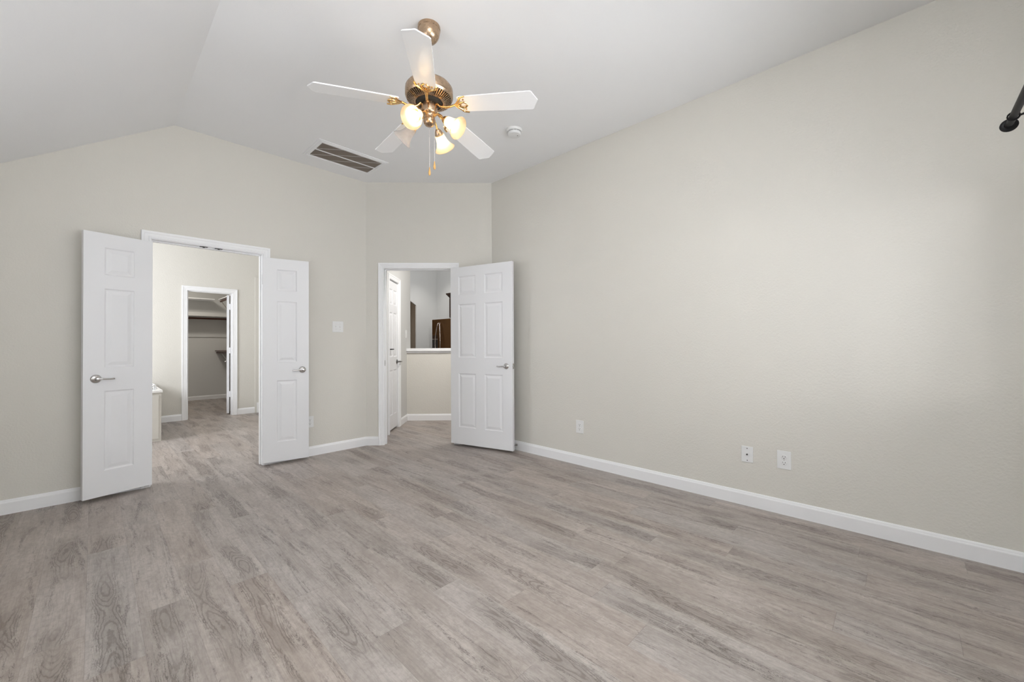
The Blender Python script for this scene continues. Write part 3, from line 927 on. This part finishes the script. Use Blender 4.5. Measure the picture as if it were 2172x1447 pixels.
def outlet(M, a0, a1, z0, z1, lab, grp='wall outlets'):
    c = (a0 + a1) / 2; zc = (z0 + z1) / 2
    rt = thing('wall_outlet', M @ Vector((c, 0, zc)), lab, 'outlet', grp)
    obj('cover_plate', box((a0, -.006, z0), (a1, 0.0, z1), .0025, M), PLAST, rt)
    for s in (1, -1):
        zz = zc + s * .0195
        bm = bmesh.new()
        Mr = M @ Matrix.Translation((c, -.006, zz)) @ Matrix.Rotation(math.radians(90), 4, 'X')
        add_lathe(bm, [(.0172, 0), (.0170, .0016), (.0155, .0024), (0, .0024)], Mr, 24)
        for v in bm.verts:
            pass
        rc_ = obj('receptacle', bm, PLAST, rt)
        bm = bmesh.new()
        add_box(bm, (c - .0078, -.0090, zz - .001), (c - .0056, -.0083, zz + .009), M)
        add_box(bm, (c + .0054, -.0090, zz), (c + .0074, -.0083, zz + .008), M)
        add_lathe(bm, [(.0030, 0), (.0030, .0006), (0, .0006)], M @ Matrix.Translation((c, -.0084, zz - .008)) @ Matrix.Rotation(math.radians(90), 4, 'X'), 12)
        obj('slots', bm, DARK, rc_)
    bm = bmesh.new()
    add_lathe(bm, [(.0028, 0), (.0026, .001), (0, .0014)], M @ Matrix.Translation((c, -.006, zc)) @ Matrix.Rotation(math.radians(90), 4, 'X'), 12)
    obj('screw', bm, NICKEL, rt)


outlet(MR, 2.190, 2.273, .303, .426, 'white duplex outlet on the long wall nearest the open six panel door')
outlet(MR, 0.544, 0.624, .305, .427, 'white duplex outlet on the long wall beside the cable plate')
outlet(MB_, 1.538, 1.612, .300, .416, 'white duplex outlet half hidden by the folded door leaf')
rt = thing('cable_outlet', (XR, .805, .364), 'white cable plate with one dark connector, left of an outlet', 'cable outlet')
obj('cover_plate', box((.769, -.006, .308), (.842, 0, .421), .0025, MR), PLAST, rt)
bm = bmesh.new()
add_lathe(bm, [(.0058, 0), (.0058, .004), (.0042, .0045), (.0042, .012), (0, .012)], MR @ Matrix.Translation((.805, -.006, .3645)) @ Matrix.Rotation(math.radians(90), 4, 'X'), 6)
obj('connector', bm, DARK, rt)
for z in (.3645 + .042, .3645 - .042):
    bm = bmesh.new()
    add_lathe(bm, [(.0034, 0), (.0030, .0012), (0, .0016)], MR @ Matrix.Translation((.805, -.006, z)) @ Matrix.Rotation(math.radians(90), 4, 'X'), 12)
    obj('screw', bm, DARK, rt)
rt = thing('light_switch', (1.868, YL, 1.36), 'white double toggle light switch on the cream wall', 'light switch')
obj('cover_plate', box((1.809, -.006, 1.302), (1.927, 0, 1.420), .0025, MB_), PLAST, rt)
for x in (1.845, 1.891):
    bm = bmesh.new()
    add_box(bm, (x - .006, -.0075, 1.348), (x + .006, -.006, 1.374), MB_, .0003)
    v_ = add_box(bm, (x - .0040, -.018, 1.354 + (.004 if x < 1.87 else -.002)), (x + .0040, -.007, 1.366 + (.004 if x < 1.87 else -.002)), MB_, .001)
    tg = obj('toggle', bm, PLAST, rt)
    for z in (1.331, 1.391):
        bm = bmesh.new()
        add_lathe(bm, [(.0028, 0), (.0024, .0012), (0, .0014)], MB_ @ Matrix.Translation((x, -.006, z)) @ Matrix.Rotation(math.radians(90), 4, 'X'), 10)
        obj('screw', bm, NICKEL, rt)

# door stop on the right baseboard
rt = thing('door_stop', (XR - .0135, 3.05, .058), 'small sprung metal door stop on the baseboard behind the open door', 'door stop')
bm = bmesh.new()
Mx = axis_frame((XR - .0135, 3.05, .058), (-1, 0, 0))
add_lathe(bm, [(.011, 0), (.011, .004), (.006, .007), (.006, .010), (0, .010)], Mx, 16)
sp2 = []
for i in range(150):
    a_ = i / 150 * 2 * math.pi * 12
    sp2.append(Mx @ Vector((.0050 * math.cos(a_), .0050 * math.sin(a_), .010 + i / 150 * .045)))
add_tube(bm, sp2, .0013, 5)
obj('spring', bm, NICKEL, rt, smooth=True)
bm = bmesh.new(); add_lathe(bm, [(.007, .054), (.0085, .058), (.0085, .068), (.006, .072), (0, .072)], Mx, 16)
obj('rubber_tip', bm, PLAST, rt, smooth=True)

# ------------------------------------------------------------------ curtain rod on the window wall
RY, RZ = -0.335, 2.078
rt = thing('curtain_rod', (1.6, RY, RZ), 'black metal curtain rod with a round end cap above the window', 'curtain rod')
bm = bmesh.new(); add_tube(bm, [(.55, RY, RZ), (2.708, RY, RZ)], .0125, 20); obj('rod', bm, BLACKM, rt, smooth=True)
for x, s in ((2.706, 1), (.552, -1)):
    bm = bmesh.new()
    add_lathe(bm, [(.0145, -.010), (.0155, 0), (.023, .001), (.027, .004), (.027, .009), (.022, .014), (.012, .018), (0, .020)], axis_frame((x, RY, RZ), (s, 0, 0)), 28)
    obj('finial', bm, BLACKM, rt, smooth=True)
for x in (2.615, .62):
    bm = bmesh.new()
    rg = [(x, RY + .0165 * math.cos(t / 16 * 2 * math.pi), RZ + .0165 * math.sin(t / 16 * 2 * math.pi)) for t in range(17)]
    add_tube(bm, rg, .0032, 8)
    add_tube(bm, curve_pts([(x, RY - .016, RZ - .002), (x, RY - .036, RZ + .006), (x, RY - .075, RZ + .040), (x, YF + .006, RZ + .055)], 6), .0045, 8)
    add_tube(bm, curve_pts([(x, RY - .030, RZ + .002), (x, RY - .045, RZ - .002), (x, RY - .062, RZ + .010)], 5), .003, 8)
    add_lathe(bm, [(.022, 0), (.022, .004), (.010, .008), (0, .008)], axis_frame((x, YF, RZ + .055), (0, 1, 0)), 20)
    obj('bracket', bm, BLACKM, rt, smooth=True)

# ------------------------------------------------------------------ return air grille in the ceiling
rt = thing('return_air_grille', (1.78, 4.03, H), 'white louvred return air grille in the ceiling over a brown filter', 'air vent')
GX0, GX1, GY0, GY1 = 1.428, 2.122, 3.818, 4.240
ix0, ix1, iy0, iy1 = 1.477, 2.078, 3.873, 4.197
bm = bmesh.new()
for lo, hi in (((GX0, GY0, H - .006), (GX1, iy0, H)), ((GX0, iy1, H - .006), (GX1, GY1, H)), ((GX0, iy0, H - .006), (ix0, iy1, H)), ((ix1, iy0, H - .006), (GX1, iy1, H))):
    add_box(bm, lo, hi)
for lo, hi in (((GX0 + .018, GY0 + .018, H - .010), (GX1 - .018, GY0 + .030, H - .006)), ((GX0 + .018, GY1 - .030, H - .010), (GX1 - .018, GY1 - .018, H - .006)),
               ((GX0 + .018, GY0 + .030, H - .010), (GX0 + .030, GY1 - .030, H - .006)), ((GX1 - .030, GY0 + .030, H - .010), (GX1 - .018, GY1 - .030, H - .006))):
    add_box(bm, lo, hi)
obj('frame', bm, TRIM, rt)
obj('centre_bar', box((ix0, 4.030, H - .009), (ix1, 4.041, H - .002)), TRIM, rt)
bm = bmesh.new()
x = ix0 + .008
while x < ix1 - .004:
    for y0, y1 in ((iy0, 4.030), (4.041, iy1)):
        Ms = Matrix.Translation((x, (y0 + y1) / 2, H - .004)) @ Matrix.Rotation(math.radians(38), 4, 'Y')
        add_box(bm, (-.0032, -(y1 - y0) / 2, -.0005), (.0032, (y1 - y0) / 2, .0005), Ms)
    x += .0108
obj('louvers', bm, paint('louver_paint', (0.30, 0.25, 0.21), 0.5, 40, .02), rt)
# dark filter behind the louvers, with the wire support
flt = obj('filter', box((ix0, iy0, H - .0012), (ix1, iy1, H - .0006)), FILT, rt)
bm = bmesh.new()
for yb0, yb1 in ((iy0, 4.030), (4.041, iy1)):
    n_ = 3
    for k in range(n_):
        xa = ix0 + (ix1 - ix0) * k / n_; xb = ix0 + (ix1 - ix0) * (k + 1) / n_
        pa, pb = ((xa, yb1), (xb, yb0))
        add_tube(bm, [(pa[0], pa[1], H - .0022), (pb[0], pb[1], H - .0030)], .0030, 5)
obj('filter_support', bm, PLAST, flt)

# ------------------------------------------------------------------ smoke detector
SX, SY = 2.580, 2.452
rt = thing('smoke_detector', (SX, SY, H), 'round white smoke detector on the ceiling near the fan', 'smoke detector')
Mz = Matrix.Translation((SX, SY, H)) @ Matrix.Rotation(math.pi, 4, 'X')
bm = bmesh.new(); add_lathe(bm, [(.072, 0), (.072, .016), (.069, .020), (.058, .021), (0, .021)], Mz, 48)
obj('base', bm, PLAST, rt, smooth=True)
bm = bmesh.new(); add_lathe(bm, [(.052, .021), (.052, .026), (.060, .027), (.060, .036), (.055, .046), (.030, .050), (0, .050)], Mz, 48)
obj('cover', bm, PLAST, rt, smooth=True)
bm = bmesh.new()
for k in range(14):
    a_ = k / 14 * 2 * math.pi
    add_box(bm, (.0525, -.006, .0215), (.0590, .006, .0262), Mz @ Matrix.Rotation(a_, 4, 'Z'))
obj('vents', bm, paint('vent_grey', (.35, .35, .35), .6), rt)
bm = bmesh.new(); add_lathe(bm, [(.0045, .0505), (.0045, .0515), (0, .0515)], Mz @ Matrix.Translation((.018, .022, -.001)), 14)
obj('button', bm, BRONZED, rt)

# ------------------------------------------------------------------ ceiling fan
PX, PY = 1.386, 2.014
fan = thing('ceiling_fan', (PX, PY, H), 'ceiling fan with five white blades, bronze motor and four bell glass lamps', 'ceiling fan')
P0 = Matrix.Translation((PX, PY, 0))
bm = bmesh.new()
add_lathe(bm, [(.066, 3.050), (.067, 3.040), (.066, 3.032), (.0635, 3.030), (.0635, 3.018), (.060, 3.000), (.052, 2.982), (.038, 2.966), (.026, 2.960), (.022, 2.955), (0, 2.955)][::1], P0, 48)
obj('canopy', bm, BRONZE, fan, smooth=True)
bm = bmesh.new(); add_lathe(bm, [(.0135, 2.96), (.0135, 2.70)], P0, 20); obj('downrod', bm, BRONZE, fan, smooth=True)
bm = bmesh.new()
add_lathe(bm, [(0, 2.735), (.030, 2.735), (.034, 2.715), (.060, 2.710), (.100, 2.703), (.128, 2.692), (.139, 2.676), (.1405, 2.660), (.1405, 2.632), (.137, 2.626), (.134, 2.622),
              (.131, 2.618), (.131, 2.626), (.088, 2.606), (0, 2.606)], P0, 64)
mot = obj('motor_housing', bm, BRONZE, fan, smooth=True)
bm = bmesh.new(); add_lathe(bm, [(.131, 2.622), (.128, 2.6185), (.090, 2.600), (.086, 2.602), (.086, 2.606)], P0, 64, cap=False)
obj('vent_recess', bm, DARK, mot, smooth=True)
bm = bmesh.new()
for k in range(56):
    a_ = k / 56 * 2 * math.pi
    Mv = P0 @ Matrix.Rotation(a_, 4, 'Z') @ Matrix.Translation((.1095, 0, 2.6065)) @ Matrix.Rotation(math.radians(-26), 4, 'Y')
    add_box(bm, (-.0235, -.0030, -.0045), (.0235, .0030, .0030), Mv)
add_lathe(bm, [(.0935, 2.602), (.0935, 2.5955), (.086, 2.593), (.080, 2.594), (.080, 2.602)], P0, 64, cap=False)
obj('vent_fins', bm, BRONZE, mot)
bm = bmesh.new(); add_lathe(bm, [(.079, 2.600), (.070, 2.590), (.056, 2.584), (0, 2.584)], P0, 48)
obj('flywheel', bm, DARK, fan, smooth=True)

TH0 = math.degrees(0.14294)
for k, azi in enumerate((6, 78, 150, 222, 294)):
    az = math.radians(azi + TH0)
    R_in, R_out = 0.185, 0.652
    droop = math.radians(4.3)
    # blade frame: x outwards, tilted down, pitched about its length
    Mb = P0 @ Matrix.Rotation(az, 4, 'Z') @ Matrix.Translation((R_in, 0, 2.566)) @ Matrix.Rotation(droop, 4, 'Y') @ Matrix.Rotation(math.radians(-11), 4, 'X')
    Lb = R_out - R_in
    prof = [(0, -.050), (.012, -.056), (.10, -.0585), (Lb * .6, -.0635), (Lb - .036, -.0665), (Lb - .028, -.0600), (Lb - .018, -.035), (Lb - .002, -.006), (Lb, 0), (Lb - .002, .006), (Lb - .018, .035), (Lb - .028, .0600), (Lb - .036, .0665), (Lb * .6, .0635), (.10, .0585), (.012, .056), (0, .050)]
    bm = bmesh.new()
    add_prism(bm, prof, -.003, .003)
    bmesh.ops.bevel(bm, geom=[e for e in bm.edges if abs(e.verts[0].co.z - e.verts[1].co.z) < 1e-6], offset=.0012, segments=2, affect='EDGES')
    bmesh.ops.transform(bm, matrix=Mb, verts=bm.verts)
    bl = obj('blade', bm, BLADE, fan)
    # cast brass blade iron below the blade
    bm = bmesh.new()
    hub = Vector((-.135, 0, .012))
    hub_w = P0 @ Matrix.Rotation(az, 4, 'Z') @ Vector((.052, 0, 2.584))
    hub_l = Mb.inverted() @ hub_w
    arm = curve_pts([hub_l, hub_l + Vector((.030, 0, -.022)), Vector((-.060, 0, -.016)), Vector((-.025, 0, -.006)), Vector((.006, 0, -.007))], 6)
    n_ = len(arm)
    add_tube(bm, [Mb @ p for p in arm], [.0098 - .0022 * math.sin(math.pi * i / (n_ - 1)) for i in range(n_)], 10, .8)
    for s in (1, -1):
        pr = curve_pts([(-.020, 0, -.006), (-.004, s * .018, -.008), (.010, s * .034, -.008), (.022, s * .052, -.007), (.050, s * .060, -.006)], 6)
        n2_ = len(pr)
        add_tube(bm, [Mb @ p for p in pr], [.0090 - .0038 * i / (n2_ - 1) for i in range(n2_)], 8, .7)
        pr = curve_pts([(-.014, 0, -.006), (.010, s * .012, -.009), (.034, s * .020, -.008), (.052, s * .006, -.006)], 6)
        n2_ = len(pr)
        add_tube(bm, [Mb @ p for p in pr], [.0072 - .0015 * i / (n2_ - 1) for i in range(n2_)], 8, .7)
    for (sx, sy) in ((.012, 0), (.036, .036), (.036, -.036)):
        add_lathe(bm, [(.005, -.003), (.005, -.0065), (.003, -.008), (0, -.008)], Mb @ Matrix.Translation((sx, sy, 0)), 10)
    obj('blade_bracket', bm, BRASS, bl, smooth=True)

# light kit
bm = bmesh.new()
add_lathe(bm, [(0, 2.586), (.046, 2.586), (.0485, 2.578), (.0485, 2.540), (.046, 2.530), (.040, 2.524), (.036, 2.520), (.033, 2.516), (.033, 2.496), (.036, 2.492), (.0355, 2.484), (.033, 2.474), (.026, 2.462), (.015, 2.456), (0, 2.454)], P0, 48)
kit = obj('light_kit', bm, BRONZE, fan, smooth=True)
SHP = [(.0225, .0), (.0265, .006), (.0290, .018), (.0310, .034), (.0345, .052), (.0405, .068), (.0490, .082), (.0585, .094), (.0635, .100)]
for k in range(4):
    az = math.radians(204.95 + 90 * k)
    ca, sa = math.cos(az), math.sin(az)
    nk = Vector((PX + .108 * ca, PY + .108 * sa, 2.472))
    op = Vector((PX + .1948 * ca, PY + .1948 * sa, 2.4063))
    ax = (op - nk).normalized()
    bm = bmesh.new()
    st_ = Vector((PX + .030 * ca, PY + .030 * sa, 2.512))
    cp = curve_pts([st_, st_ + Vector((.022 * ca, .022 * sa, .006)), st_ + Vector((.046 * ca, .046 * sa, -.006)), nk - ax * .018], 6)
    add_tube(bm, cp, .0065, 10)
    arm_o = obj('lamp_arm', bm, BRASS, kit, smooth=True)
    bm = bmesh.new()
    add_lathe(bm, [(0, -.022), (.012, -.020), (.019, -.010), (.0225, .0), (.0255, .010), (.0265, .016), (.0240, .016), (.022, .004), (0, .004)], axis_frame(nk, ax), 28)
    hold = obj('shade_holder', bm, BRASS if k in (0, 1) else BRONZE, kit, smooth=True)
    lit = (k != 3)
    seg = 40
    bm = bmesh.new()
    Mh = axis_frame(nk + ax * .004, ax)
    ins, outs = [], []
    for (rr, zz) in SHP:
        outs.append([bm.verts.new(Mh @ Vector(((rr + .0006 * (-1) ** i) * math.cos(2 * math.pi * i / seg), (rr + .0006 * (-1) ** i) * math.sin(2 * math.pi * i / seg), zz))) for i in range(seg)])
    for a__, b__ in zip(outs[:-1], outs[1:]):
        for i in range(seg):
            bm.faces.new((a__[i], b__[i], b__[(i + 1) % seg], a__[(i + 1) % seg]))
    rim = []
    for i in range(seg + 1):
        rim.append(Mh @ Vector((.0635 * math.cos(2 * math.pi * i / seg), .0635 * math.sin(2 * math.pi * i / seg), .100)))
    add_tube(bm, rim, .0014, 6)
    shd = obj('lamp_shade', bm, SHADE if lit else SHADEU, fan, label=('lit frosted bell glass shade' if lit else 'unlit clear bell glass shade'), smooth=True, recalc=False)
    bm = bmesh.new()
    add_lathe(bm, [(0, .012), (.012, .014), (.013, .026), (.019, .038), (.0255, .052), (.0275, .062), (.0255, .073), (.017, .083), (0, .088)], Mh, 24)
    bu = obj('bulb', bm, BULB if lit else SHADEU, shd, smooth=True)

for (px_, py_, ztop, zkn) in ((PX, PY, 2.455, 2.212), (PX + .040, PY + .006, 2.500, 2.262)):
    bm = bmesh.new()
    add_tube(bm, [(px_, py_, ztop), (px_, py_, zkn)], .0008, 6)
    z = zkn
    ch = obj('pull_chain', bm, HSTEEL, kit)
    bm = bmesh.new()
    add_lathe(bm, [(0, .0), (.0028, -.002), (.0034, -.012), (.0070, -.030), (.0075, -.038), (.0058, -.046), (.0030, -.050), (0, -.051)], Matrix.Translation((px_, py_, zkn)), 16)
    obj('pull_fob', bm, FOBW, fan, label='wooden pull chain fob', smooth=True)
